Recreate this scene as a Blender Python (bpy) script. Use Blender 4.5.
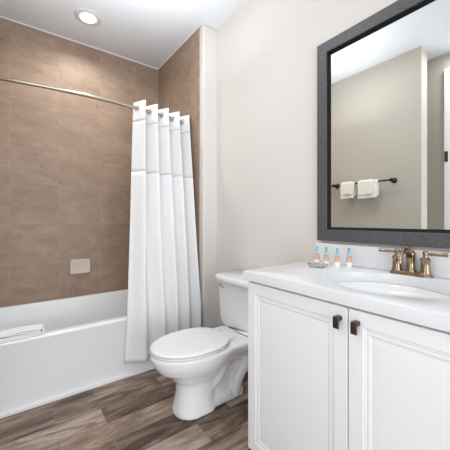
import bpy, bmesh, math, random
from mathutils import Vector, Matrix

# ---------------------------------------------------------------- clear
for o in list(bpy.data.objects):
    bpy.data.objects.remove(o)
S = bpy.context.scene
C = S.collection
PI = math.pi

# ---------------------------------------------------------------- camera
CAM_Z = 1.11
YAW = 36.5                                   # degrees to the right of +Y
cam_d = bpy.data.cameras.new('camera')
cam = bpy.data.objects.new('camera', cam_d)
C.objects.link(cam)
cam.location = (0, 0, CAM_Z)
cam.rotation_euler = (math.radians(90), 0, math.radians(-YAW))
cam_d.sensor_width = 36
cam_d.lens = 285 / 450 * 36
cam_d.shift_y = -5 / 450
cam_d.clip_start = 0.02
S.camera = cam

# ---------------------------------------------------------------- world, fill lights, exposure
S.view_settings.view_transform = 'Standard'
S.view_settings.look = 'None'
S.view_settings.exposure = 0.70
S.view_settings.gamma = 1.0
S.view_settings.use_curve_mapping = False
w = bpy.data.worlds.new('world')
S.world = w
w.use_nodes = True
w.node_tree.nodes['Background'].inputs[0].default_value = (0.90, 0.955, 1.0, 1)
w.node_tree.nodes['Background'].inputs[1].default_value = 1.2

def area(name, loc, rot, sx, sy, power, col=(1, 1, 1), spread=180):
    l = bpy.data.lights.new(name, 'AREA')
    l.shape = 'RECTANGLE'
    l.size, l.size_y = sx, sy
    l.energy = power
    l.color = col
    l.spread = math.radians(spread)
    o = bpy.data.objects.new(name, l)
    C.objects.link(o)
    o.location = loc
    o.rotation_euler = [math.radians(a) for a in rot]
    return o

# added soft fill from behind the camera, no source modelled
area('rear_fill', (-0.25, -3.6, 1.25), (93, 0, -14), 1.8, 2.4, 32, (0.90, 0.955, 1.0))
# added side fill left of the camera, brightens tank and cabinet fronts
area('side_fill', (-0.56, 0.22, 1.25), (90, 0, -62), 0.9, 2.1, 9.5, (0.92, 0.965, 1.0))
# two added fills without a fixture: one brightens the ceiling, one shines down
area('ceiling_fill_up', (0.47, 1.66, 2.00), (180, 0, 0), 1.1, 0.6, 5.0, (0.92, 0.955, 1.0), 135)
area('ceiling_fill_down', (0.43, 1.28, 2.70), (0, 0, 0), 0.22, 0.22, 4.5, (0.93, 0.97, 1.0))
# added fill that brightens the hall wall and wall end in the mirror
area('hall_fill', (-0.44, 0.70, 2.69), (0, 0, 0), 0.2, 0.2, 2.6, (0.92, 0.965, 1.0))

# ---------------------------------------------------------------- sizes (metres, measured from the photograph)
XR = 1.385        # painted wall with mirror
XE = 1.245        # tiled end wall of the tub alcove
XL = -0.29        # wall opposite the mirror
YB = 2.885        # tiled wall behind the tub
YRET = 1.992      # where the tiled end wall turns
YOPEN = 1.045     # end of the opposite wall
ZC = 2.73         # ceiling
TUBF = 2.03

# ---------------------------------------------------------------- materials
def lin(r, g, b):
    f = lambda c: (c / 255 / 12.92) if c / 255 <= 0.04045 else ((c / 255 + 0.055) / 1.055) ** 2.4
    return (f(r), f(g), f(b), 1)

class NT:
    def __init__(s, name):
        s.m = bpy.data.materials.new(name)
        s.m.use_nodes = True
        s.t = s.m.node_tree
        s.b = s.t.nodes['Principled BSDF']
    def n(s, kind, **kw):
        nd = s.t.nodes.new(kind)
        for k, v in kw.items():
            if k.startswith('i_'):
                nd.inputs[k[2:].replace('_', ' ')].default_value = v
            else:
                setattr(nd, k, v)
        return nd
    def l(s, a, b):
        s.t.links.new(a, b)
    def set(s, **kw):
        for k, v in kw.items():
            s.b.inputs[k.replace('_', ' ')].default_value = v

def ramp(nt, stops):
    r = nt.n('ShaderNodeValToRGB')
    e = r.color_ramp.elements
    while len(e) < len(stops):
        e.new(0.5)
    for i, (p, c) in enumerate(stops):
        e[i].position = p
        e[i].color = c
    return r

def plain(name, col, rough=0.5, metal=0.0, noise=0.0, scale=20, bump=0.0, spec=0.5, coat=0.0, **kw):
    nt = NT(name)
    nt.set(Base_Color=col, Roughness=rough, Metallic=metal, **{'Specular IOR Level': spec, 'Coat Weight': coat})
    tc = nt.n('ShaderNodeTexCoord')
    nz = nt.n('ShaderNodeTexNoise', i_Scale=scale, i_Detail=4.0)
    nt.l(tc.outputs['Object'], nz.inputs['Vector'])
    lo = tuple(c * (1 - noise) for c in col[:3]) + (1,)
    hi = tuple(min(1, c * (1 + noise)) for c in col[:3]) + (1,)
    r = ramp(nt, [(0.3, lo), (0.7, hi)])
    nt.l(nz.outputs['Fac'], r.inputs['Fac'])
    nt.l(r.outputs['Color'], nt.b.inputs['Base Color'])
    if bump:
        bp = nt.n('ShaderNodeBump', i_Strength=bump, i_Distance=0.002)
        nt.l(nz.outputs['Fac'], bp.inputs['Height'])
        nt.l(bp.outputs['Normal'], nt.b.inputs['Normal'])
    return nt.m

M = {}
M['paint'] = plain('painted_wall', lin(221, 215, 210), 0.75, noise=0.012, scale=160, bump=0.06)
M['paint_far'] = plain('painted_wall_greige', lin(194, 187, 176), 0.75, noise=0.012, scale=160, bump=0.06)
M['ceil'] = plain('ceiling_paint', lin(222, 225, 229), 0.85, noise=0.012, scale=120, bump=0.06)
M['trim'] = plain('trim_paint', lin(240, 240, 241), 0.45, noise=0.006)
M['porcelain'] = plain('porcelain', lin(240, 240, 241), 0.12, noise=0.004, coat=0.3)
M['tub'] = plain('tub_enamel', lin(238, 239, 241), 0.16, noise=0.004, coat=0.2)
M['seat'] = plain('seat_plastic', lin(236, 236, 237), 0.25, noise=0.004)
M['cab'] = plain('cabinet_lacquer', lin(243, 243, 246), 0.35, noise=0.004)
M['counter'] = plain('quartz', lin(228, 228, 230), 0.22, noise=0.014, scale=70)
M['chrome'] = plain('chrome', lin(215, 215, 215), 0.12, 1.0, noise=0.02)
M['rod'] = plain('brushed_nickel', lin(178, 165, 150), 0.25, 1.0, noise=0.04)
M['bronze'] = plain('champagne_bronze', lin(158, 137, 114), 0.2, 1.0, noise=0.06, scale=60)
M['pull'] = plain('antique_bronze', lin(98, 84, 74), 0.36, 1.0, noise=0.25, scale=90)
M['darkmetal'] = plain('dark_bronze', lin(70, 60, 50), 0.35, 1.0, noise=0.2, scale=60)
M['ceramic_beige'] = plain('beige_ceramic', lin(206, 193, 183), 0.3, noise=0.02)
M['hole'] = plain('dark_hole', lin(25, 24, 24), 0.7)
M['black'] = plain('black_lip', lin(20, 20, 22), 0.6, noise=0.1, spec=0.2)
M['cap'] = plain('tube_cap_white', lin(244, 243, 242), 0.3)
M['toekick'] = plain('toe_kick', lin(225, 225, 226), 0.5)

def fabric(name, col, transl=0.0, transp=0.0, scale=500, strength=0.15):
    nt = NT(name)
    nt.set(Base_Color=col, Roughness=0.9, **{'Specular IOR Level': 0.1, 'Sheen Weight': 0.15})
    tc = nt.n('ShaderNodeTexCoord')
    nz = nt.n('ShaderNodeTexNoise', i_Scale=scale, i_Detail=2.0)
    nt.l(tc.outputs['Object'], nz.inputs['Vector'])
    bp = nt.n('ShaderNodeBump', i_Strength=strength, i_Distance=0.003)
    nt.l(nz.outputs['Fac'], bp.inputs['Height'])
    nt.l(bp.outputs['Normal'], nt.b.inputs['Normal'])
    out = nt.t.nodes['Material Output']
    last = nt.b.outputs[0]
    if transl:
        tr = nt.n('ShaderNodeBsdfTranslucent')
        tr.inputs[0].default_value = col
        mx = nt.n('ShaderNodeMixShader', i_Fac=transl)
        nt.l(last, mx.inputs[1]); nt.l(tr.outputs[0], mx.inputs[2])
        last = mx.outputs[0]
    if transp:
        tp = nt.n('ShaderNodeBsdfTransparent')
        mx = nt.n('ShaderNodeMixShader', i_Fac=transp)
        nt.l(last, mx.inputs[1]); nt.l(tp.outputs[0], mx.inputs[2])
        last = mx.outputs[0]
    nt.l(last, out.inputs['Surface'])
    return nt.m

M['curtain'] = fabric('curtain_cloth', lin(246, 245, 245), 0.10)
M['sheer'] = fabric('curtain_sheer', lin(249, 249, 249), 0.2, 0.06)
M['terry'] = fabric('terry_cloth', lin(252, 252, 252), 0.0, 0.0, 260, 0.3)
M['terry_cream'] = fabric('terry_cloth_cream', lin(250, 246, 236), 0.0, 0.0, 260, 0.6)

def lens_mat():
    nt = NT('lamp_lens')
    nt.set(Base_Color=(1, 1, 1, 1))
    nt.b.inputs['Emission Color'].default_value = (1.0, 0.95, 0.88, 1)
    nt.b.inputs['Emission Strength'].default_value = 9
    return nt.m
M['lens'] = lens_mat()

def mirror_mat():
    nt = NT('mirror_silver')
    nt.set(Base_Color=(0.90, 0.91, 0.895, 1), Metallic=1.0, Roughness=0.0)
    return nt.m
M['mirror'] = mirror_mat()

def tile_mat(name, ax, x0, z0, size):
    """large stone-look tile; ax = horizontal axis ('X' or 'Y') of the wall, x0/z0 one joint's place"""
    nt = NT(name)
    g = nt.n('ShaderNodeNewGeometry')
    sep = nt.n('ShaderNodeSeparateXYZ')
    nt.l(g.outputs['Position'], sep.inputs[0])
    def cell(sock, off):
        a = nt.n('ShaderNodeMath', operation='SUBTRACT'); nt.l(sock, a.inputs[0]); a.inputs[1].default_value = off
        b = nt.n('ShaderNodeMath', operation='DIVIDE'); nt.l(a.outputs[0], b.inputs[0]); b.inputs[1].default_value = size
        fr = nt.n('ShaderNodeMath', operation='FRACT'); nt.l(b.outputs[0], fr.inputs[0])
        fl = nt.n('ShaderNodeMath', operation='FLOOR'); nt.l(b.outputs[0], fl.inputs[0])
        d = nt.n('ShaderNodeMath', operation='SUBTRACT'); nt.l(fr.outputs[0], d.inputs[0]); d.inputs[1].default_value = 0.5
        ab = nt.n('ShaderNodeMath', operation='ABSOLUTE'); nt.l(d.outputs[0], ab.inputs[0])
        return ab.outputs[0], fl.outputs[0]
    ha, hf = cell(sep.outputs[ax], x0)
    va, vf = cell(sep.outputs['Z'], z0)
    mxm = nt.n('ShaderNodeMath', operation='MAXIMUM'); nt.l(ha, mxm.inputs[0]); nt.l(va, mxm.inputs[1])
    gr = nt.n('ShaderNodeMapRange'); gr.interpolation_type = 'SMOOTHSTEP'
    gr.inputs['From Min'].default_value = 0.4925; gr.inputs['From Max'].default_value = 0.4965
    nt.l(mxm.outputs[0], gr.inputs['Value'])
    cmb = nt.n('ShaderNodeCombineXYZ'); nt.l(hf, cmb.inputs[0]); nt.l(vf, cmb.inputs[1])
    wn = nt.n('ShaderNodeTexWhiteNoise', noise_dimensions='3D'); nt.l(cmb.outputs[0], wn.inputs['Vector'])
    # veins differ from tile to tile
    sc = nt.n('ShaderNodeVectorMath', operation='SCALE'); nt.l(wn.outputs['Color'], sc.inputs[0]); sc.inputs['Scale'].default_value = 7
    ad = nt.n('ShaderNodeVectorMath', operation='ADD'); nt.l(g.outputs['Position'], ad.inputs[0]); nt.l(sc.outputs[0], ad.inputs[1])
    st = nt.n('ShaderNodeVectorMath', operation='MULTIPLY'); nt.l(ad.outputs[0], st.inputs[0]); st.inputs[1].default_value = (1, 1, 2.2)
    n1 = nt.n('ShaderNodeTexNoise', i_Scale=5.0, i_Detail=6.0, i_Roughness=0.6, i_Distortion=0.6)
    nt.l(st.outputs[0], n1.inputs['Vector'])
    n2 = nt.n('ShaderNodeTexNoise', i_Scale=16.0, i_Detail=5.0, i_Roughness=0.7, i_Distortion=1.2)
    nt.l(st.outputs[0], n2.inputs['Vector'])
    r1 = ramp(nt, [(0.30, lin(145, 122, 105)), (0.55, lin(159, 136, 117)), (0.75, lin(170, 148, 129))])
    nt.l(n1.outputs['Fac'], r1.inputs['Fac'])
    r2 = ramp(nt, [(0.33, (0.66, 0.64, 0.62, 1)), (0.45, (1, 1, 1, 1))])
    nt.l(n2.outputs['Fac'], r2.inputs['Fac'])
    mu = nt.n('ShaderNodeMixRGB', blend_type='MULTIPLY'); mu.inputs[0].default_value = 0.75
    nt.l(r1.outputs['Color'], mu.inputs[1]); nt.l(r2.outputs['Color'], mu.inputs[2])
    tv = nt.n('ShaderNodeMapRange'); nt.l(wn.outputs['Value'], tv.inputs['Value'])
    tv.inputs['To Min'].default_value = 0.95; tv.inputs['To Max'].default_value = 1.05
    hs = nt.n('ShaderNodeHueSaturation'); nt.l(tv.outputs[0], hs.inputs['Value']); nt.l(mu.outputs[0], hs.inputs['Color'])
    mg = nt.n('ShaderNodeMixRGB'); nt.l(gr.outputs[0], mg.inputs[0]); nt.l(hs.outputs[0], mg.inputs[1])
    mg.inputs[2].default_value = lin(166, 144, 127)
    nt.l(mg.outputs[0], nt.b.inputs['Base Color'])
    nt.set(Roughness=0.5)
    inv = nt.n('ShaderNodeMath', operation='SUBTRACT'); inv.inputs[0].default_value = 1; nt.l(gr.outputs[0], inv.inputs[1])
    bp = nt.n('ShaderNodeBump', i_Strength=0.35, i_Distance=0.002); nt.l(inv.outputs[0], bp.inputs['Height'])
    bp2 = nt.n('ShaderNodeBump', i_Strength=0.12, i_Distance=0.003); nt.l(n2.outputs['Fac'], bp2.inputs['Height']); nt.l(bp.outputs[0], bp2.inputs['Normal'])
    nt.l(bp2.outputs['Normal'], nt.b.inputs['Normal'])
    return nt.m
M['tile_back'] = tile_mat('stone_tile_back', 'X', -0.026, 0.735, 0.343)
M['tile_end'] = tile_mat('stone_tile_end', 'Y', YB - 0.02, 0.735, 0.343)

def floor_mat():
    nt = NT('wood_plank_tile')
    g = nt.n('ShaderNodeNewGeometry')
    br = nt.n('ShaderNodeTexBrick')
    br.offset = 0.37
    br.inputs['Scale'].default_value = 1.0
    br.inputs['Brick Width'].default_value = 0.62
    br.inputs['Row Height'].default_value = 0.148
    br.inputs['Mortar Size'].default_value = 0.0016
    br.inputs['Mortar Smooth'].default_value = 0.1
    br.inputs['Bias'].default_value = 0
    br.inputs['Color1'].default_value = (0, 0, 0, 1)
    br.inputs['Color2'].default_value = (1, 1, 1, 1)
    br.inputs['Mortar'].default_value = (0.5, 0.5, 0.5, 1)
    of = nt.n('ShaderNodeVectorMath', operation='ADD'); of.inputs[1].default_value = (10.13, 10.058, 0)
    nt.l(g.outputs['Position'], of.inputs[0])
    nt.l(of.outputs[0], br.inputs['Vector'])
    # grain: stretched along the plank, shifted per plank
    sc = nt.n('ShaderNodeVectorMath', operation='SCALE'); nt.l(br.outputs['Color'], sc.inputs[0]); sc.inputs['Scale'].default_value = 13
    ad = nt.n('ShaderNodeVectorMath', operation='ADD'); nt.l(g.outputs['Position'], ad.inputs[0]); nt.l(sc.outputs[0], ad.inputs[1])
    st = nt.n('ShaderNodeVectorMath', operation='MULTIPLY'); nt.l(ad.outputs[0], st.inputs[0]); st.inputs[1].default_value = (2.4, 10.5, 1)
    n1 = nt.n('ShaderNodeTexNoise', i_Scale=1.0, i_Detail=6.0, i_Roughness=0.62, i_Distortion=2.0)
    nt.l(st.outputs[0], n1.inputs['Vector'])
    st2 = nt.n('ShaderNodeVectorMath', operation='MULTIPLY'); nt.l(ad.outputs[0], st2.inputs[0]); st2.inputs[1].default_value = (6, 90, 1)
    n2 = nt.n('ShaderNodeTexNoise', i_Scale=1.0, i_Detail=3.0); nt.l(st2.outputs[0], n2.inputs['Vector'])
    mx = nt.n('ShaderNodeMath', operation='MULTIPLY_ADD'); nt.l(br.outputs['Color'], mx.inputs[0]); mx.inputs[1].default_value = 0.26
    nt.l(n1.outputs['Fac'], mx.inputs[2])
    mx2 = nt.n('ShaderNodeMath', operation='MULTIPLY_ADD'); nt.l(n2.outputs['Fac'], mx2.inputs[0]); mx2.inputs[1].default_value = 0.22
    nt.l(mx.outputs[0], mx2.inputs[2])
    r = ramp(nt, [(0.52, lin(60, 45, 36)), (0.66, lin(104, 84, 70)), (0.80, lin(140, 119, 103)), (0.98, lin(178, 160, 146))])
    nt.l(mx2.outputs[0], r.inputs['Fac'])
    mg = nt.n('ShaderNodeMixRGB'); nt.l(br.outputs['Fac'], mg.inputs[0]); nt.l(r.outputs[0], mg.inputs[1]); mg.inputs[2].default_value = lin(112, 98, 88)
    nt.l(mg.outputs[0], nt.b.inputs['Base Color'])
    nt.set(Roughness=0.42)
    bp = nt.n('ShaderNodeBump', i_Strength=0.15, i_Distance=0.002); nt.l(n2.outputs['Fac'], bp.inputs['Height'])
    nt.l(bp.outputs['Normal'], nt.b.inputs['Normal'])
    return nt.m
M['floor'] = floor_mat()

def frame_mat():
    nt = NT('charcoal_frame')
    tc = nt.n('ShaderNodeNewGeometry')
    mp = nt.n('ShaderNodeVectorMath', operation='MULTIPLY'); mp.inputs[1].default_value = (60, 22, 60)
    nt.l(tc.outputs['Position'], mp.inputs[0])
    nz = nt.n('ShaderNodeTexNoise', i_Scale=3.0, i_Detail=5.0, i_Roughness=0.7)
    nt.l(mp.outputs[0], nz.inputs['Vector'])
    r = ramp(nt, [(0.3, lin(60, 59, 62)), (0.7, lin(96, 94, 97))])
    nt.l(nz.outputs['Fac'], r.inputs['Fac'])
    nt.l(r.outputs[0], nt.b.inputs['Base Color'])
    nt.set(Roughness=0.5)
    bp = nt.n('ShaderNodeBump', i_Strength=0.25, i_Distance=0.002); nt.l(nz.outputs['Fac'], bp.inputs['Height'])
    nt.l(bp.outputs['Normal'], nt.b.inputs['Normal'])
    return nt.m
M['frame'] = frame_mat()

def tube_mat(name, tip):
    """printed squeeze tube: clear tan lower half running into a coloured crimp end"""
    nt = NT(name)
    tc = nt.n('ShaderNodeTexCoord')
    sep = nt.n('ShaderNodeSeparateXYZ'); nt.l(tc.outputs['Object'], sep.inputs[0])
    mr = nt.n('ShaderNodeMapRange'); nt.l(sep.outputs['Z'], mr.inputs['Value'])
    mr.inputs['From Min'].default_value = 0.024; mr.inputs['From Max'].default_value = 0.092
    r = ramp(nt, [(0.0, lin(226, 190, 165)), (0.46, lin(206, 162, 136)), (0.54, lin(198, 218, 228)), (0.66, tip), (0.9, tip), (1.0, lin(60, 90, 120))])
    nt.l(mr.outputs[0], r.inputs['Fac'])
    nt.l(r.outputs[0], nt.b.inputs['Base Color'])
    nt.set(Roughness=0.28)
    return nt.m
M['tube_blue'] = tube_mat('tube_print_blue', lin(128, 190, 222))
M['tube_teal'] = tube_mat('tube_print_teal', lin(110, 205, 200))

def glassy():
    nt = NT('cut_glass')
    tc = nt.n('ShaderNodeTexCoord')
    vo = nt.n('ShaderNodeTexVoronoi', i_Scale=110.0); nt.l(tc.outputs['Object'], vo.inputs['Vector'])
    r = ramp(nt, [(0.0, lin(235, 235, 232)), (0.55, lin(190, 190, 186)), (0.9, lin(105, 105, 100))])
    nt.l(vo.outputs['Distance'], r.inputs['Fac']); nt.l(r.outputs[0], nt.b.inputs['Base Color'])
    bp = nt.n('ShaderNodeBump', i_Strength=0.9, i_Distance=0.003); nt.l(vo.outputs['Distance'], bp.inputs['Height'])
    nt.l(bp.outputs[0], nt.b.inputs['Normal'])
    nt.set(Roughness=0.12, Metallic=0.35)
    return nt.m
M['cutglass'] = glassy()

# ---------------------------------------------------------------- mesh helpers
def lerp(a, b, t): return a + (b - a) * t
def obj(name, bm, mat, parent=None, smooth=False, loc=None, bevel=0, bevel_seg=2, sub=0, auto=None):
    bmesh.ops.recalc_face_normals(bm, faces=bm.faces)
    me = bpy.data.meshes.new(name)
    bm.to_mesh(me); bm.free()
    for m in (mat if isinstance(mat, (list, tuple)) else [mat]):
        me.materials.append(m)
    o = bpy.data.objects.new(name, me)
    C.objects.link(o)
    if loc is not None:
        o.location = loc
    if parent is not None:
        o.parent = parent
    if smooth:
        for p in me.polygons: p.use_smooth = True
        if auto is not None:
            ea = math.radians(auto)
            b2 = bmesh.new(); b2.from_mesh(me)
            for e in b2.edges:
                if len(e.link_faces) == 2 and e.calc_face_angle(0) > ea:
                    e.smooth = False
            b2.to_mesh(me); b2.free()
    if bevel:
        md = o.modifiers.new('bevel', 'BEVEL'); md.width = bevel; md.segments = bevel_seg
        md.limit_method = 'ANGLE'; md.angle_limit = math.radians(40)
        for p in me.polygons: p.use_smooth = True
        md.harden_normals = True
    if sub:
        md = o.modifiers.new('sub', 'SUBSURF'); md.levels = sub; md.render_levels = sub
    return o

def tag(o, label, cat, group=None):
    o['label'] = label; o['category'] = cat
    if group: o['group'] = group
    return o

def thing(name, label, cat, loc=(0, 0, 0), rz=0, group=None):
    o = bpy.data.objects.new(name, None); C.objects.link(o)
    o.location = loc; o.rotation_euler = (0, 0, rz); o.empty_display_size = 0.05
    return tag(o, label, cat, group)

def struct(name, bm, mat, **kw):
    o = obj(name, bm, mat, **kw); o['kind'] = 'structure'; return o

def box(bm, a, b, mi=0):
    x0, y0, z0 = [min(p, q) for p, q in zip(a, b)]; x1, y1, z1 = [max(p, q) for p, q in zip(a, b)]
    v = [bm.verts.new(p) for p in ((x0, y0, z0), (x1, y0, z0), (x1, y1, z0), (x0, y1, z0), (x0, y0, z1), (x1, y0, z1), (x1, y1, z1), (x0, y1, z1))]
    fs = []
    for f in ((0, 3, 2, 1), (4, 5, 6, 7), (0, 1, 5, 4), (1, 2, 6, 5), (2, 3, 7, 6), (3, 0, 4, 7)):
        fc = bm.faces.new([v[i] for i in f]); fc.material_index = mi; fs.append(fc)
    return fs

def bxm(a, b):
    bm = bmesh.new(); box(bm, a, b); return bm

def loft(bm, rings, cap0=True, cap1=True, close=True):
    vs = [[bm.verts.new(p) for p in r] for r in rings]
    n = len(vs[0])
    for a, b in zip(vs, vs[1:]):
        for i in range(n if close else n - 1):
            j = (i + 1) % n
            bm.faces.new((a[i], a[j], b[j], b[i]))
    if cap0: bm.faces.new(list(reversed(vs[0])))
    if cap1: bm.faces.new(vs[-1])
    return vs

def lathe(bm, prof, n=24, center=(0, 0, 0), axis='Z'):
    """prof: list of (radius, height)"""
    rings = []
    for r, h in prof:
        ring = []
        for i in range(n):
            a = 2 * PI * i / n
            p = (r * math.cos(a), r * math.sin(a), h)
            if axis == 'X': p = (p[2], p[0], p[1])
            if axis == 'Y': p = (p[1], p[2], p[0])
            ring.append(Vector(p) + Vector(center))
        rings.append(ring)
    loft(bm, rings)

def tube(bm, pts, r, n=12, radii=None):
    pts = [Vector(p) for p in pts]
    rings = []
    t0 = (pts[1] - pts[0]).normalized()
    up = Vector((0, 0, 1)) if abs(t0.z) < 0.9 else Vector((1, 0, 0))
    u = t0.cross(up).normalized()
    for i, p in enumerate(pts):
        t = (pts[min(i + 1, len(pts) - 1)] - pts[max(i - 1, 0)]).normalized()
        u = (u - t * u.dot(t)).normalized()
        v = t.cross(u)
        rr = radii[i] if radii else r
        rings.append([p + (u * math.cos(2 * PI * k / n) + v * math.sin(2 * PI * k / n)) * rr for k in range(n)])
    loft(bm, rings)

def catmull(pts, k=8):
    pts = [Vector(p) for p in pts]
    out = []
    for i in range(len(pts) - 1):
        p0 = pts[max(i - 1, 0)]; p1 = pts[i]; p2 = pts[i + 1]; p3 = pts[min(i + 2, len(pts) - 1)]
        for j in range(k):
            t = j / k
            out.append(0.5 * ((2 * p1) + (p2 - p0) * t + (2 * p0 - 5 * p1 + 4 * p2 - p3) * t * t + (3 * p1 - p0 - 3 * p2 + p3) * t ** 3))
    out.append(pts[-1])
    return out

def rrect(x0, x1, y0, y1, z, r, k=6):
    out = []
    for cx, cy, a0 in ((x1 - r, y1 - r, 0), (x0 + r, y1 - r, 90), (x0 + r, y0 + r, 180), (x1 - r, y0 + r, 270)):
        for i in range(k + 1):
            a = math.radians(a0 + 90 * i / k)
            out.append((cx + r * math.cos(a), cy + r * math.sin(a), z))
    return out

# ---------------------------------------------------------------- the room
struct('floor', bxm((-2.0, -1.4, -0.05), (1.6, 3.0, 0)), M['floor'])
struct('ceiling', bxm((-2.0, -1.4, ZC), (1.6, 3.0, ZC + 0.05)), M['ceil'])
struct('wall_right', bxm((XR, -1.4, 0), (XR + 0.1, YRET, ZC)), M['paint'])
o = struct('wall_tub_end', bxm((XE + 0.007, YRET, 0), (XR + 0.1, YB, ZC)), M['paint'], bevel=0.018, bevel_seg=4)
struct('wall_tub_end_tile', bxm((XE, 2.05, 0), (XE + 0.0065, YB, ZC)), M['tile_end'])
struct('wall_back', bxm((XL - 0.12, YB, 0), (XR + 0.1, YB + 0.1, ZC)), M['tile_back'])
struct('wall_left', bxm((XL - 0.14, YOPEN, 0), (XL, YB, ZC)), M['paint_far'])
struct('wall_hall', bxm((-0.72, -1.4, 0), (-0.62, YOPEN + 0.5, ZC)), M['paint_far'])
# thin white caulk beads where the tile meets the ceiling
bm = bmesh.new()
box(bm, (XL, YB - 0.006, ZC - 0.007), (XE, YB, ZC))
box(bm, (XE - 0.006, 2.05, ZC - 0.007), (XE, YB - 0.006, ZC))
struct('trim_1', bm, M['trim'])
# baseboard with an eased top edge
bm = bmesh.new()
prof = [(0, 0), (-0.014, 0), (-0.014, 0.085), (-0.009, 0.098), (-0.004, 0.104), (0, 0.104)]
loft(bm, [[(XR + x, y, z) for x, z in prof] for y in (0.985, YRET)])
struct('baseboard_right', bm, M['trim'])
bm = bmesh.new()
box(bm, (XE + 0.02, YRET - 0.013, 0), (XR - 0.014, YRET, 0.1))
struct('baseboard_back', bm, M['trim'], bevel=0.004)
# tall white door in the hall wall, its edge seen in the mirror
d = struct('door_1', bxm((-0.62, 0.06, 0.005), (-0.588, 0.956, 2.57)), M['trim'], bevel=0.003)
bm = bmesh.new()
lathe(bm, [(0.008, 0), (0.008, 0.10)], 12, (-0.583, 0.944, 1.67))
box(bm, (-0.589, 0.925, 1.67), (-0.585, 0.944, 1.77))
obj('door_hinge', bm, M['darkmetal'], d)

# ---------------------------------------------------------------- bathtub
TH = 0.418
tub = thing('bathtub', 'white alcove bathtub along the brown tiled wall', 'bathtub', (0.48, 2.45, 0))
def tubbm():
    bm = bmesh.new()
    x0, x1, y0, y1 = XL + 0.004, XE - 0.003, TUBF, YB - 0.002
    o = Vector((0.48, 2.45, 0))
    def R(a, b, c, d_, z, r): return [Vector(p) - o for p in rrect(a, b, c, d_, z, r)]
    rings = [R(x0, x1, y0 + 0.006, y1, 0.0, 0.004),
             R(x0, x1, y0 + 0.004, y1, TH - 0.03, 0.004),
             R(x0, x1, y0, y1, TH - 0.02, 0.006), R(x0, x1, y0, y1, TH - 0.008, 0.008), R(x0 + 0.002, x1 - 0.002, y0 + 0.003, y1 - 0.002, TH - 0.002, 0.01), R(x0 + 0.006, x1 - 0.006, y0 + 0.008, y1 - 0.006, TH, 0.01),
             R(x0 + 0.10, x1 - 0.09, y0 + 0.072, y1 - 0.045, TH, 0.10), R(x0 + 0.105, x1 - 0.095, y0 + 0.079, y1 - 0.05, TH - 0.003, 0.10), R(x0 + 0.11, x1 - 0.1, y0 + 0.085, y1 - 0.055, TH - 0.014, 0.10),
             R(x0 + 0.16, x1 - 0.12, y0 + 0.11, y1 - 0.075, 0.18, 0.12), R(x0 + 0.20, x1 - 0.14, y0 + 0.13, y1 - 0.095, 0.10, 0.13), R(x0 + 0.27, x1 - 0.19, y0 + 0.18, y1 - 0.145, 0.07, 0.14)]
    loft(bm, rings)
    return bm
obj('tub_shell', tubbm(), M['tub'], tub, smooth=True, auto=40)
o = obj('base_strip', bxm((XL + 0.005 - 0.48, TUBF - 0.009 - 2.45, 0), (XE - 0.005 - 0.48, TUBF + 0.0055 - 2.45, 0.024)), M['trim'], tub, bevel=0.004)
bm = bmesh.new()
lathe(bm, [(0.0, 0.0), (0.03, 0.0), (0.03, 0.006), (0.0, 0.007)], 20, (1.0 - 0.48, 0.0, 0.071))
obj('drain', bm, M['chrome'], tub, smooth=True, auto=40)

# folded bath mat on the tub's rim
def mat_mesh():
    """two nested folds of thick terry; the loop of the fold points to +X, the cut edges to the room"""
    bm = bmesh.new()
    rnd = random.Random(5)
    def ribbon(xl, xt, z0, z1, hw, y0, y1, seed):
        zc, r = (z0 + z1) / 2, (z1 - z0) / 2
        N = 16
        path = [(lerp(xl, xt, k / N), z0) for k in range(N)]
        path += [(xt + r * math.cos(a), zc + r * math.sin(a)) for a in [-PI / 2 + PI * k / 10 for k in range(11)]]
        path += [(lerp(xt, xl, k / N), z1) for k in range(1, N + 1)]
        rings = []
        for j in range(9):
            v = j / 8
            y = lerp(y0, y1, v)
            L, Rr = [], []
            for k, (x, z) in enumerate(path):
                xa, za = path[max(k - 1, 0)]; xb, zb = path[min(k + 1, len(path) - 1)]
                l = math.hypot(xb - xa, zb - za) or 1
                nx, nz = -(zb - za) / l, (xb - xa) / l
                h = hw * (0.82 + 0.18 * math.sin(PI * v)) * (1 + 0.10 * math.sin(23 * x + seed))
                dz = (0.0016 * math.sin(19 * x + seed) + 0.001 * math.sin(31 * x)) * (1 if z > zc else 0)
                yy = y + 0.003 * math.sin(13 * x + seed) * (1 - v)
                L.append((x + nx * h, yy, z + nz * h + dz)); Rr.append((x - nx * h, yy, z - nz * h + dz))
            rings.append(L + Rr[::-1])
        vs = [[bm.verts.new(p) for p in r] for r in rings]
        n = len(vs[0]); h = n // 2
        for a, b in zip(vs, vs[1:]):
            for i in range(n):
                bm.faces.new((a[i], a[(i + 1) % n], b[(i + 1) % n], b[i]))
        for r in (vs[0], vs[-1]):
            for i in range(h - 1):
                bm.faces.new((r[i], r[i + 1], r[n - 2 - i], r[n - 1 - i]))
    ribbon(-0.18, 0.172, 0.0062, 0.0405, 0.0052, -0.042, 0.042, 0.0)
    ribbon(-0.18, 0.166, 0.0168, 0.0298, 0.0046, -0.040, 0.042, 2.0)
    return bm
o = obj('bath_mat', mat_mesh(), M['terry'], None, smooth=True, loc=(-0.045, 2.074, TH + 0.0012), auto=60)
tag(o, 'folded white terry bath mat lying on the bathtub rim', 'bath mat')

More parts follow.
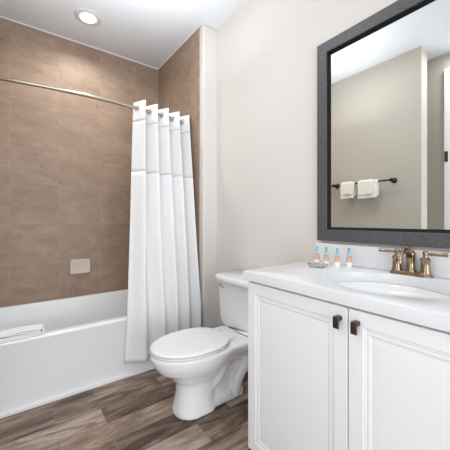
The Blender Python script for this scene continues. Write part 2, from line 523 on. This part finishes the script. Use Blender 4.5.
# ceramic soap dish on the tile
sd = thing('soap_dish', 'beige ceramic soap dish fixed to the brown tiled wall', 'soap dish', (0.482, YB, 0.69))
bm = bmesh.new()
def fr(d_, s, r=0.016): return [(p[0], -d_, p[1]) for p in rrect(-0.084 + s, 0.084 - s, -0.064 + s, 0.064 - s, 0, r)]
loft(bm, [fr(0.0, 0.004), fr(0.006, 0.0), fr(0.036, 0.0), fr(0.043, 0.002), fr(0.046, 0.007), fr(0.045, 0.011, 0.012)])
obj('surround', bm, M['ceramic_beige'], sd, smooth=True, auto=50)
bm = bmesh.new()
loft(bm, [fr(0.0452, 0.0112, 0.012), fr(0.033, 0.014, 0.012), fr(0.024, 0.024, 0.012)], False, True)
obj('dish_face', bm, M['ceramic_beige'], sd, smooth=True, auto=50)

# ---------------------------------------------------------------- recessed ceiling lamp
rl = thing('recessed_light', 'round white recessed lamp lit in the ceiling above the tub', 'ceiling light', (0.475, 2.48, ZC))
bm = bmesh.new()
prof = [(0.054, -0.001), (0.054, -0.006), (0.062, -0.011), (0.072, -0.013), (0.085, -0.009), (0.098, -0.004), (0.100, 0.0)]
loft(bm, [[(r * math.cos(2 * PI * i / 40), r * math.sin(2 * PI * i / 40), z) for i in range(40)] for r, z in prof], False, False)
obj('trim_ring', bm, plain('lamp_trim', lin(206, 206, 208), 0.4), rl, smooth=True)
bm = bmesh.new()
lathe(bm, [(0.0, -0.001), (0.0535, -0.001), (0.0535, -0.007), (0.045, -0.011), (0.0, -0.013)], 40)
obj('lens', bm, M['lens'], rl, smooth=True, auto=60)
ll = bpy.data.lights.new('recessed_lamp_light', 'AREA'); ll.shape = 'DISK'; ll.size = 0.12; ll.energy = 3.8; ll.spread = math.radians(150); ll.color = (1.0, 0.94, 0.86)
lo_ = bpy.data.objects.new('recessed_lamp_light', ll); C.objects.link(lo_); lo_.location = (0.475, 2.48, ZC - 0.018)

# ---------------------------------------------------------------- curtain rod and shower curtain
ROD_Z = 1.968
def rod_y(x): return 2.145 + 0.10 * ((x - 0.48) / 0.765) ** 2
rod = thing('curtain_rod', 'curved brushed nickel shower curtain rod across the tub alcove', 'curtain rod', (0.48, rod_y(0.48), ROD_Z))
ro = Vector((0.48, rod_y(0.48), ROD_Z))
bm = bmesh.new()
xs = [XL + 0.004 + (XE - XL - 0.008) * i / 40 for i in range(41)]
tube(bm, [Vector((x, rod_y(x), ROD_Z)) - ro for x in xs], 0.0125, 14)
obj('tube', bm, M['rod'], rod, smooth=True, auto=60)
for x, s in ((XE, -1), (XL, 1)):
    bm = bmesh.new()
    lathe(bm, [(0.0, 0), (0.034, 0), (0.034, 0.006 * s), (0.026, 0.014 * s), (0.018, 0.03 * s), (0.0, 0.031 * s)], 24, Vector((x, rod_y(x), ROD_Z)) - ro, 'X')
    obj('wall_flange', bm, M['rod'], rod, smooth=True, auto=35)

FOLDS = 4.72
def curtain_pt(s, z):
    """s along the cloth 0..1, z height"""
    tz = (ROD_Z + 0.052 - z) / (ROD_Z + 0.052 - 0.108)        # 0 top .. 1 hem
    e = tz ** 0.9
    xl = lerp(0.748, 0.622, e); xr = lerp(1.242, 1.21, e)
    p = lerp(1.0, 0.70, e)
    ph = s * FOLDS + 0.13
    saw = ph - math.floor(ph)
    # long flank (back to front) and short flank (front to back)
    K = 0.64
    tri = saw / K if saw < K else (1 - saw) / (1 - K)
    wv = 0.5 - 0.5 * math.cos(PI * tri)
    wv = lerp(tri, wv, lerp(0.15, 0.8, min(1, tz * 2)))
    x = xl + (xr - xl) * (s ** p)
    amp = lerp(0.135, 0.074, min(1, tz * 1.2)) * (1 + 0.12 * math.sin(7.0 * s + 1))
    if z > ROD_Z: yb = rod_y(x)
    else:
        k = (ROD_Z - z) / (ROD_Z - 0.43)
        yb = lerp(rod_y(x), 1.984, min(1, k)) if k < 1 else 1.984 - 0.012 * (k - 1)
    y = yb + amp * (0.5 - wv)
    x += 0.006 * math.sin(9 * s + 5 * tz) * tz
    return Vector((x, y, z))
cur = thing('shower_curtain', 'white pleated shower curtain drawn to the right over the tub', 'shower curtain', (0.97, 2.1, 0.108))
co = Vector((0.97, 2.1, 0.108))
def cloth(z0, z1, nz, thick, off=0.0):
    bm = bmesh.new()
    nu = 190
    g = []
    for j in range(nz + 1):
        z = lerp(z0, z1, j / nz)
        row = []
        for i in range(nu + 1):
            s = i / nu
            p = curtain_pt(s, z)
            if z0 < 0.2 and j < 3:
                p.z += 0.004 * math.sin(26 * s)
            row.append(bm.verts.new(p - co + Vector((0, off, 0))))
        g.append(row)
    for a, b in zip(g, g[1:]):
        for i in range(nu):
            bm.faces.new((a[i], a[i + 1], b[i + 1], b[i]))
    return bm
def thicken(o, t):
    md = o.modifiers.new('thick', 'SOLIDIFY'); md.thickness = t; md.offset = 0
    return o
thicken(obj('header_band', cloth(1.8645, ROD_Z + 0.052, 6, 0), M['curtain'], cur, smooth=True), 0.003)
thicken(obj('sheer_window', cloth(1.4685, 1.8655, 14, 0), M['sheer'], cur, smooth=True), 0.0012)
thicken(obj('lower_panel', cloth(0.108, 1.4695, 44, 0), M['curtain'], cur, smooth=True), 0.003)
# grommets: where the cloth crosses the rod
def find_cross():
    out = []
    N = 2000
    pv = None
    for i in range(N + 1):
        s = i / N
        p = curtain_pt(s, ROD_Z + 0.0001)
        v = p.y - rod_y(p.x)
        if pv is not None and pv * v < 0:
            out.append((s, p))
        pv = v
    return out
for s, p in find_cross():
    a = curtain_pt(max(0, s - 0.004), ROD_Z); b = curtain_pt(min(1, s + 0.004), ROD_Z)
    t = (b - a).normalized(); nrm = Vector((t.y, -t.x, 0))
    bm = bmesh.new()
    n, mseg = 22, 8
    rings = []
    for i in range(n):
        A = 2 * PI * i / n
        d_ = t * math.cos(A) + Vector((0, 0, 1)) * math.sin(A)
        rings.append([p - co + d_ * (0.0215 + 0.0045 * math.cos(2 * PI * k / mseg)) + nrm * 0.0042 * math.sin(2 * PI * k / mseg) for k in range(mseg)])
    vs = [[bm.verts.new(q) for q in r] for r in rings]
    for i in range(n):
        for k in range(mseg):
            bm.faces.new((vs[i][k], vs[i][(k + 1) % mseg], vs[(i + 1) % n][(k + 1) % mseg], vs[(i + 1) % n][k]))
    obj('grommet', bm, M['chrome'], cur, smooth=True)

# ---------------------------------------------------------------- toilet
TY = 1.472
toi = thing('toilet', 'white two-piece toilet with closed lid between curtain and vanity', 'toilet', (XR, TY, 0))
# local: -x is forward (f = distance from the wall)
def egg(f0, f1, hw, z, n=48, wide=0.42, sq=2.0, backsq=2.6):
    """outline with blunt back at f0 and rounded front at f1"""
    fc = lerp(f0, f1, wide)
    out = []
    for i in range(n):
        a = 2 * PI * i / n
        c, s = math.cos(a), math.sin(a)
        e = sq if c >= 0 else backsq
        x = math.copysign(abs(c) ** (2 / e), c)
        y = math.copysign(abs(s) ** (2 / e), s)
        f = fc + (f1 - fc) * x if c >= 0 else fc + (fc - f0) * x
        out.append((-f, hw * y, z))
    return out
bm = bmesh.new()
# bowl + front pedestal
loft(bm, [egg(0.40, 0.655, 0.112, 0.0, sq=2.4), egg(0.40, 0.655, 0.110, 0.02, sq=2.4), egg(0.41, 0.648, 0.102, 0.05, sq=2.3), egg(0.415, 0.634, 0.094, 0.13, sq=2.2),
          egg(0.40, 0.638, 0.097, 0.19, sq=2.1), egg(0.36, 0.69, 0.124, 0.25), egg(0.32, 0.745, 0.155, 0.29), egg(0.28, 0.775, 0.174, 0.335), egg(0.25, 0.788, 0.182, 0.37), egg(0.24, 0.788, 0.183, 0.392), egg(0.25, 0.78, 0.176, 0.398)])
# rear deck that carries the tank
def rr3(f0, f1, hw, z, r): return [(-x, y, z) for x, y, z in rrect(f0, f1, -hw, hw, z, r)]
loft(bm, [rr3(0.10, 0.40, 0.085, 0.25, 0.03), rr3(0.07, 0.42, 0.11, 0.30, 0.03), rr3(0.035, 0.44, 0.155, 0.345, 0.035), rr3(0.03, 0.44, 0.165, 0.372, 0.035), rr3(0.03, 0.44, 0.165, 0.395, 0.035)])
# trapway wall and foot
loft(bm, [rr3(0.20, 0.50, 0.088, 0.0, 0.03), rr3(0.20, 0.50, 0.088, 0.045, 0.03), rr3(0.21, 0.50, 0.066, 0.075, 0.03), rr3(0.20, 0.50, 0.044, 0.12, 0.02), rr3(0.17, 0.50, 0.044, 0.34, 0.02)])
for sy in (1, -1):
    path = catmull([(-0.47, sy * 0.050, 0.13), (-0.41, sy * 0.058, 0.17), (-0.345, sy * 0.064, 0.265), (-0.275, sy * 0.066, 0.315), (-0.205, sy * 0.066, 0.275), (-0.195, sy * 0.066, 0.20), (-0.245, sy * 0.064, 0.12), (-0.275, sy * 0.06, 0.02)], 6)
    tube(bm, path, 0.038, 14)
bmesh.ops.scale(bm, vec=(1, 1, 0.925), verts=bm.verts)
bo = obj('bowl', bm, M['porcelain'], toi, smooth=True)
md = bo.modifiers.new('remesh', 'REMESH'); md.mode = 'VOXEL'; md.voxel_size = 0.0075; md.use_smooth_shade = True
md = bo.modifiers.new('smooth', 'SMOOTH'); md.factor = 0.5; md.iterations = 6
# floor bolt caps
for sy in (1, -1):
    bm = bmesh.new()
    lathe(bm, [(0.0, 0.0), (0.014, 0.0), (0.013, 0.010), (0.008, 0.016), (0.0, 0.018)], 16, (-0.315, sy * 0.078, 0.045))
    obj('bolt_cap', bm, M['seat'], toi, smooth=True, auto=50)
# seat and lid
def slab(f0, f1, hw, z0, z1, rd, crown=0.0, **kw):
    bm = bmesh.new()
    rings = [egg(f0 + rd, f1 - rd, hw - rd, z0, **kw), egg(f0 + rd * 0.3, f1 - rd * 0.3, hw - rd * 0.3, z0 + rd * 0.3, **kw), egg(f0, f1, hw, z0 + rd, **kw), egg(f0, f1, hw, z1 - rd, **kw), egg(f0 + rd * 0.3, f1 - rd * 0.3, hw - rd * 0.3, z1 - rd * 0.3, **kw), egg(f0 + rd, f1 - rd, hw - rd, z1, **kw)]
    if crown:
        for q in (0.85, 0.6, 0.3):
            m = (f0 + f1) / 2
            rings.append(egg(m - (m - f0 - rd) * q, m + (f1 - rd - m) * q, (hw - rd) * q, z1 + crown * (1 - q * q), **kw))
    loft(bm, rings)
    return bm
obj('seat_ring', slab(0.325, 0.784, 0.178, 0.3685, 0.382, 0.005, wide=0.46, backsq=2.5), M['seat'], toi, smooth=True, auto=50)
obj('lid', slab(0.320, 0.788, 0.181, 0.3845, 0.399, 0.006, 0.004, wide=0.46, backsq=2.5), M['seat'], toi, smooth=True, auto=50)
for sy in (1, -1):
    bm = bmesh.new()
    rings = [rr3(0.285, 0.335, 0.02, z, 0.012) for z in (0.364, 0.388)] + [rr3(0.29, 0.33, 0.015, 0.394, 0.01)]
    loft(bm, [[(x, y + sy * 0.075, z) for x, y, z in r] for r in rings])
    obj('hinge', bm, M['seat'], toi, smooth=True, auto=50)
# tank
def tank_ring(f1, hw, z, bow=0.018, r=0.035):
    pts = rr3(0.022, f1, hw, z, r)
    return [(x - (bow * (1 - (y / hw) ** 2) if x < -0.1 else 0), y, z) for x, y, z in pts]
def dense(f1, hw, z, bow=0.016, r=0.03):
    pts = rrect(0.022, f1, -hw, hw, z, r)
    out = []
    for i, p in enumerate(pts):
        q = pts[(i + 1) % len(pts)]
        out.append(p)
        if math.dist(p, q) > 0.1:
            for k in range(1, 8): out.append(tuple(lerp(a, b, k / 8) for a, b in zip(p, q)))
    return [(-(x + (bow * (1 - min(1, abs(y / hw)) ** 2) if x > 0.1 else 0)), y, z_) for x, y, z_ in out]
bm = bmesh.new()
loft(bm, [dense(0.160, 0.170, 0.367), dense(0.182, 0.192, 0.373), dense(0.194, 0.203, 0.392), dense(0.200, 0.207, 0.47), dense(0.206, 0.211, 0.60), dense(0.211, 0.215, 0.686)])
obj('tank', bm, M['porcelain'], toi, smooth=True, auto=50)
bm = bmesh.new()
loft(bm, [dense(0.214, 0.218, 0.686), dense(0.224, 0.228, 0.690), dense(0.226, 0.230, 0.696), dense(0.226, 0.230, 0.716), dense(0.222, 0.226, 0.722), dense(0.214, 0.218, 0.724)])
obj('tank_lid', bm, M['porcelain'], toi, smooth=True, auto=50)
bm = bmesh.new()
lathe(bm, [(0.0, 0), (0.013, 0), (0.013, -0.006), (0.008, -0.010), (0.008, -0.018), (0.0, -0.018)], 16, (-0.2135, 0.165, 0.655), 'X')
tube(bm, [(-0.236, 0.172, 0.656), (-0.238, 0.14, 0.654), (-0.238, 0.10, 0.648)], 0.006, 10, [0.007, 0.006, 0.008])
o = obj('flush_lever', bm, M['chrome'], toi, smooth=True, auto=50)
o['label'] = 'small chrome flush lever'

# ---------------------------------------------------------------- vanity cabinet
CF = 0.872          # carcass front
YV0, YV1 = 0.012, 0.977
ZT = 0.84           # under the worktop
van = thing('vanity_cabinet', 'white vanity cabinet with two panelled doors beside the toilet', 'cabinet', (1.12, 0.495, 0))
vo_ = Vector((1.12, 0.495, 0))
bm = bmesh.new()
box(bm, Vector((CF, YV0, 0.10)) - vo_, Vector((CF + 0.018, YV1, ZT)) - vo_)
box(bm, Vector((CF, YV1 - 0.018, 0.0)) - vo_, Vector((XR - 0.002, YV1, ZT)) - vo_)
box(bm, Vector((CF, YV0, 0.0)) - vo_, Vector((XR - 0.002, YV0 + 0.018, ZT)) - vo_)
box(bm, Vector((CF + 0.01, YV0 + 0.01, 0.10)) - vo_, Vector((XR - 0.002, YV1 - 0.01, 0.118)) - vo_)
obj('body', bm, M['cab'], van, bevel=0.0015)
obj('toe_kick', bxm(Vector((CF + 0.06, YV0 + 0.018, 0.0)) - vo_, Vector((CF + 0.075, YV1 - 0.018, 0.099)) - vo_), M['toekick'], van)
DF = 0.850          # door face
def door_mesh(y0, y1, z0, z1):
    bm = bmesh.new()
    x = DF
    # nested rectangles: (inset, depth behind face)
    prof = [(0.0, 0.021), (0.0, 0.0015), (0.0015, 0.0), (0.046, 0.0), (0.049, 0.0018), (0.053, 0.0018), (0.056, 0.0034), (0.062, 0.0028), (0.067, 0.0036), (0.071, 0.0052), (0.074, 0.0052), (0.09, 0.0046)]
    rings = [[Vector(p) - vo_ for p in ((x + dep, y0 + i, z0 + i), (x + dep, y1 - i, z0 + i), (x + dep, y1 - i, z1 - i), (x + dep, y0 + i, z1 - i))] for i, dep in prof]
    loft(bm, rings)
    return bm
def pull(parent, y, z):
    bm = bmesh.new()
    p = Vector((DF, y, z)) - vo_
    box(bm, p + Vector((-0.021, -0.009, 0.004)), p + Vector((0.0, 0.009, 0.018)))
    box(bm, p + Vector((-0.026, -0.010, -0.020)), p + Vector((-0.020, 0.010, 0.018)))
    o = obj('pull', bm, M['pull'], parent, bevel=0.002)
    o['label'] = 'bronze finger pull'
for y0, y1, yk in ((0.4965, 0.974, 0.522), (0.015, 0.4925, 0.462)):
    dr = obj('door', door_mesh(y0, y1, 0.085, ZT - 0.009), M['cab'], van)
    pull(dr, yk, 0.783)

# worktop with an oval cut-out, and its backsplash
CT0, CT1 = ZT, 0.88
SX, SY, SA, SB = 1.104, 0.488, 0.190, 0.222
ct = thing('countertop', 'white quartz worktop with backsplash on the vanity cabinet', 'countertop', (1.12, 0.495, CT1))
cto = Vector((1.12, 0.495, CT1))
def top_mesh():
    x0, x1, y0, y1 = 0.840, XR - 0.001, 0.0, 0.998
    N = 96
    angs = sorted([2 * PI * i / N for i in range(N)] + [math.atan2(yy - SY, xx - SX) % (2 * PI) for xx in (x0, x1) for yy in (y0, y1)])
    def rect(a, ins=0.0):
        c, s = math.cos(a), math.sin(a)
        ts = []
        if c > 1e-9: ts.append((x1 - ins - SX) / c)
        if c < -1e-9: ts.append((x0 + ins - SX) / c)
        if s > 1e-9: ts.append((y1 - ins - SY) / s)
        if s < -1e-9: ts.append((y0 + ins - SY) / s)
        t = min(ts)
        return SX + c * t, SY + s * t
    def ell(a, k=0):
        c, s = math.cos(a), math.sin(a)
        t = 1 / math.sqrt((c / (SA + k)) ** 2 + (s / (SB + k)) ** 2)
        return SX + c * t, SY + s * t
    bm = bmesh.new()
    rings = []
    for fn, z in ((lambda a: ell(a), CT0), (lambda a: rect(a), CT0), (lambda a: rect(a), CT1 - 0.004), (lambda a: rect(a, 0.0012), CT1 - 0.0012), (lambda a: rect(a, 0.004), CT1), (lambda a: ell(a, 0.004), CT1), (lambda a: ell(a, 0.0012), CT1 - 0.0012), (lambda a: ell(a), CT1 - 0.004), (lambda a: ell(a), CT0)):
        rings.append([Vector((*fn(a), z)) - cto for a in angs])
    vs = loft(bm, rings, False, False)
    bmesh.ops.remove_doubles(bm, verts=bm.verts, dist=1e-6)
    return bm
obj('slab', top_mesh(), M['counter'], ct, smooth=True, auto=30)
obj('backsplash', bxm(Vector((XR - 0.018, 0.0, CT1)) - cto, Vector((XR - 0.001, 0.990, CT1 + 0.104)) - cto), M['counter'], ct, bevel=0.002)

# sink
sk = thing('sink', 'white oval undermount sink set into the worktop', 'sink', (SX, SY, CT0))
bm = bmesh.new()
def el(k, z): return [((SA + k) * math.cos(2 * PI * i / 64), (SB + k) * math.sin(2 * PI * i / 64), z) for i in range(64)]
loft(bm, [el(0.02, -0.012), el(0.02, -0.0005), el(0.003, -0.0005), el(-0.002, -0.006), el(-0.010, -0.03), el(-0.022, -0.06), el(-0.042, -0.09), el(-0.07, -0.115), el(-0.115, -0.130), el(-0.155, -0.134),
          el(-0.155, -0.142), el(-0.07, -0.128), el(-0.04, -0.10), el(-0.01, -0.06), el(0.004, -0.02)])
obj('basin', bm, M['porcelain'], sk, smooth=True)
bm = bmesh.new()
lathe(bm, [(0.0, 0), (0.024, 0), (0.024, 0.003), (0.016, 0.005), (0.0, 0.006)], 24, (0, 0, -0.1338))
obj('drain', bm, M['bronze'], sk, smooth=True, auto=40)

# ---------------------------------------------------------------- faucet
FX, FY = 1.335, 0.497
fa = thing('faucet', 'bronze two-handle faucet standing behind the oval sink', 'faucet', (FX, FY, CT1))
def stadium(hx, hy, z, k=10):
    return rrect(-hx, hx, -hy, hy, z, hx * 0.85, k)
bm = bmesh.new()
loft(bm, [stadium(0.025, 0.080, 0.0), stadium(0.025, 0.080, 0.004), stadium(0.024, 0.076, 0.008), stadium(0.021, 0.073, 0.014), stadium(0.020, 0.072, 0.016)])
obj('base_plate', bm, M['bronze'], fa, smooth=True, auto=35)
bm = bmesh.new()
lathe(bm, [(0.0, 0.014), (0.021, 0.014), (0.021, 0.019), (0.017, 0.024), (0.0155, 0.05), (0.017, 0.082), (0.019, 0.086), (0.019, 0.091), (0.014, 0.098), (0.007, 0.103), (0.0065, 0.107), (0.009, 0.111), (0.009, 0.115), (0.005, 0.119), (0.0, 0.12)], 24)
tube(bm, catmull([(0, 0, 0.070), (-0.018, 0, 0.088), (-0.045, 0, 0.104), (-0.075, 0, 0.106), (-0.100, 0, 0.094), (-0.112, 0, 0.070)], 6), 0.0115, 16)
lathe(bm, [(0.0, 0.060), (0.0135, 0.060), (0.0135, 0.072), (0.0, 0.073)], 20, (-0.1125, 0, 0))
obj('spout', bm, M['bronze'], fa, smooth=True, auto=40)
for s in (1, -1):
    bm = bmesh.new()
    lathe(bm, [(0.0, 0.014), (0.020, 0.014), (0.020, 0.019), (0.0175, 0.024), (0.0165, 0.05), (0.0165, 0.064), (0.0185, 0.067), (0.0185, 0.071), (0.012, 0.078), (0.0, 0.079)], 24, (0, s * 0.0535, 0))
    h = obj('handle', bm, M['bronze'], fa, smooth=True, auto=40)
    bm = bmesh.new()
    lathe(bm, [(0.0, 0.077), (0.0095, 0.077), (0.0085, 0.086), (0.0095, 0.092), (0.0105, 0.098), (0.007, 0.104), (0.0, 0.105)], 18, (0, s * 0.0535, 0))
    y = s * 0.0535
    tube(bm, [(0, y, 0.093), (0, y + s * 0.014, 0.093), (0, y + s * 0.018, 0.0933), (0, y + s * 0.06, 0.0945), (0, y + s * 0.068, 0.0947), (0, y + s * 0.0685, 0.0947), (0, y + s * 0.074, 0.095), (0, y + s * 0.0745, 0.095)], 0.006, 14, [0.005, 0.005, 0.0062, 0.0078, 0.0078, 0.0088, 0.0088, 0.005])
    obj('lever', bm, M['bronze'], h, smooth=True, auto=40)

# ---------------------------------------------------------------- toiletries
def squeeze_tube(mat, rz):
    t = thing('toiletry_tube', '', 'toiletry tube', (0, 0, CT1), rz, 'toiletry tubes along the backsplash')
    bm = bmesh.new()
    lathe(bm, [(0.0, 0.0), (0.0135, 0.0), (0.0142, 0.002), (0.0142, 0.022), (0.013, 0.0245), (0.0, 0.0245)], 24)
    o = obj('cap', bm, M['cap'], t, smooth=True, auto=40); o['label'] = 'white screw cap'
    bm = bmesh.new()
    rings = []
    for k in range(11):
        q = k / 10
        z = 0.0245 + (0.092 - 0.0245) * q
        a = lerp(0.0140, 0.0115, q)
        b = lerp(0.0140, 0.0012, max(0, q - 0.08) ** 0.95 if q > 0.08 else 0)
        rings.append([(b * math.cos(2 * PI * i / 24), a * math.sin(2 * PI * i / 24), z) for i in range(24)])
    loft(bm, rings)
    obj('tube_body', bm, mat, t, smooth=True, auto=50)
    return t
def dup(root, loc, rz):
    r = root.copy(); C.objects.link(r); r.location = loc; r.rotation_euler = (0, 0, rz)
    for ch in list(root.children):
        c = ch.copy(); C.objects.link(c); c.parent = r
    return r
first = squeeze_tube(M['tube_blue'], 0)
first.location = (1.275, 0.912, CT1); first.rotation_euler = (0, 0, math.radians(-40))
first['label'] = 'blue-tipped toiletry tube farthest left, by the backsplash end'
b = squeeze_tube(M['tube_teal'], math.radians(-30)); b.location = (1.265, 0.852, CT1)
b['label'] = 'teal-tipped toiletry tube behind the small glittering dish'
c_ = dup(first, (1.268, 0.793, CT1), math.radians(-42)); c_['label'] = 'blue-tipped toiletry tube just right of the teal one'
d_ = dup(first, (1.312, 0.757, CT1), math.radians(-38)); d_['label'] = 'blue-tipped toiletry tube nearest the faucet'
# small dish
dish = thing('trinket_dish', 'small glittering cut glass dish before the toiletry tubes', 'dish', (1.195, 0.853, CT1), math.radians(20))
bm = bmesh.new()
def de(a, b_, z, sc=0.0): return [((a + sc * (i % 2)) * math.cos(2 * PI * i / 40), (b_ + sc * (i % 2)) * math.sin(2 * PI * i / 40), z) for i in range(40)]
loft(bm, [de(0.026, 0.034, 0.0), de(0.030, 0.040, 0.004, 0.001), de(0.037, 0.049, 0.015, 0.0015), de(0.038, 0.050, 0.017, 0.0015), de(0.035, 0.047, 0.016), de(0.028, 0.038, 0.006), de(0.02, 0.03, 0.005)])
obj('bowl', bm, M['cutglass'], dish)
bm = bmesh.new()
loft(bm, [rrect(-0.018, 0.018, -0.027, 0.027, z, 0.01) for z in (0.006, 0.019)] + [rrect(-0.014, 0.014, -0.023, 0.023, 0.021, 0.008)])
obj('insert', bm, M['cutglass'], dish, smooth=True, auto=40)

# ---------------------------------------------------------------- mirror
MY0, MY1, MZ0, MZ1 = 0.012, 0.973, 0.998, 2.078
mi = thing('mirror', 'large mirror in a charcoal wood frame above the vanity', 'mirror', (XR, 0.4925, 1.538))
mo = Vector((XR, 0.4925, 1.538))
def frame_mesh(prof):
    bm = bmesh.new()
    rings = []
    for ins, dep in prof:
        rings.append([Vector((XR - dep, MY0 + ins, MZ0 + ins)) - mo, Vector((XR - dep, MY1 - ins, MZ0 + ins)) - mo, Vector((XR - dep, MY1 - ins, MZ1 - ins)) - mo, Vector((XR - dep, MY0 + ins, MZ1 - ins)) - mo])
    rings.append(rings[0])
    vs = loft(bm, rings, False, False)
    bmesh.ops.remove_doubles(bm, verts=bm.verts, dist=1e-6)
    return bm
obj('frame', frame_mesh([(0, 0.001), (0, 0.026), (0.002, 0.028), (0.058, 0.028), (0.060, 0.026), (0.060, 0.001)]), M['frame'], mi)
o = obj('inner_lip', frame_mesh([(0.0602, 0.001), (0.0602, 0.022), (0.066, 0.018), (0.0665, 0.014), (0.074, 0.010), (0.074, 0.001)]), M['black'], mi)
o['label'] = 'black stepped inner edge'
obj('glass', bxm(Vector((XR - 0.007, MY0 + 0.066, MZ0 + 0.066)) - mo, Vector((XR - 0.002, MY1 - 0.066, MZ1 - 0.066)) - mo), M['mirror'], mi)

# ---------------------------------------------------------------- towel bar on the opposite wall (seen in the mirror)
TBX, TBZ = XL + 0.07, 1.505
tb = thing('towel_bar', 'dark bronze towel bar on the wall seen in the mirror', 'towel bar', (XL, 1.59, TBZ))
bm = bmesh.new()
tube(bm, [(0.07, -0.315, 0), (0.07, 0.315, 0)], 0.008, 12)
obj('rail', bm, M['darkmetal'], tb, smooth=True, auto=50)
for s in (1, -1):
    bm = bmesh.new()
    lathe(bm, [(0.0, 0), (0.028, 0), (0.028, 0.006), (0.018, 0.012), (0.010, 0.02), (0.010, 0.058), (0.016, 0.064), (0.019, 0.072), (0.015, 0.082), (0.0, 0.086)], 20, (0, s * 0.31, 0), 'X')
    lathe(bm, [(0.0, 0), (0.012, 0), (0.016, 0.008 * s), (0.014, 0.018 * s), (0.008, 0.024 * s), (0.0, 0.026 * s)], 18, (0.07, s * 0.315, 0), 'Y')
    obj('bracket', bm, M['darkmetal'], tb, smooth=True, auto=40)

def hung(y0, y1, zf, zb, off, thick, seed):
    """cloth hung over the bar: front drop to zf, back drop to zb"""
    rnd = random.Random(seed)
    bm = bmesh.new()
    r = 0.010 + off
    prof = [(r, zf + (TBZ - zf) * k / 8) for k in range(9)]
    prof += [(r * math.cos(a), TBZ + r * math.sin(a)) for a in [PI * k / 8 for k in range(1, 8)]]
    prof += [(-r, TBZ - (TBZ - zb) * k / 8) for k in range(9)]
    NY = 14
    g = []
    ph = rnd.uniform(0, 6)
    for x, z in prof:
        row = []
        for j in range(NY + 1):
            v = j / NY
            y = lerp(y0, y1, v)
            k = max(0, (TBZ - z)) / max(0.02, TBZ - zf)
            yy = y + 0.004 * k * math.sin(3 * v + ph)
            xx = TBX + x + math.copysign(0.0035, x) * k * (1 + math.sin(7 * v + ph))
            row.append(bm.verts.new((xx, yy, z + 0.0015 * math.sin(5 * v + ph) * k)))
        g.append(row)
    for a, b_ in zip(g, g[1:]):
        for j in range(NY):
            bm.faces.new((a[j], a[j + 1], b_[j + 1], b_[j]))
    return bm
def towel(name, label, cat, group, *a):
    o = obj(name, hung(*a), M['terry_cream'], None, smooth=True)
    md = o.modifiers.new('thick', 'SOLIDIFY'); md.thickness = a[5]; md.offset = 0
    md = o.modifiers.new('sub', 'SUBSURF'); md.levels = 1; md.render_levels = 1
    return tag(o, label, cat, group)
towel('hand_towel', 'narrow white hand towel at the left of the towel bar', 'towel', 'hand towels on the bar', 1.645, 1.812, 1.345, 1.37, 0.004, 0.010, 1)
towel('washcloth', 'white washcloth layered over the narrow left hand towel', 'washcloth', 'washcloths on the bar', 1.668, 1.80, 1.388, 1.41, 0.016, 0.008, 2)
towel('hand_towel', 'wide white hand towel in the middle of the towel bar', 'towel', 'hand towels on the bar', 1.40, 1.612, 1.335, 1.36, 0.004, 0.010, 3)
towel('washcloth', 'white washcloth layered over the wide middle hand towel', 'washcloth', 'washcloths on the bar', 1.45, 1.60, 1.375, 1.40, 0.016, 0.008, 4)
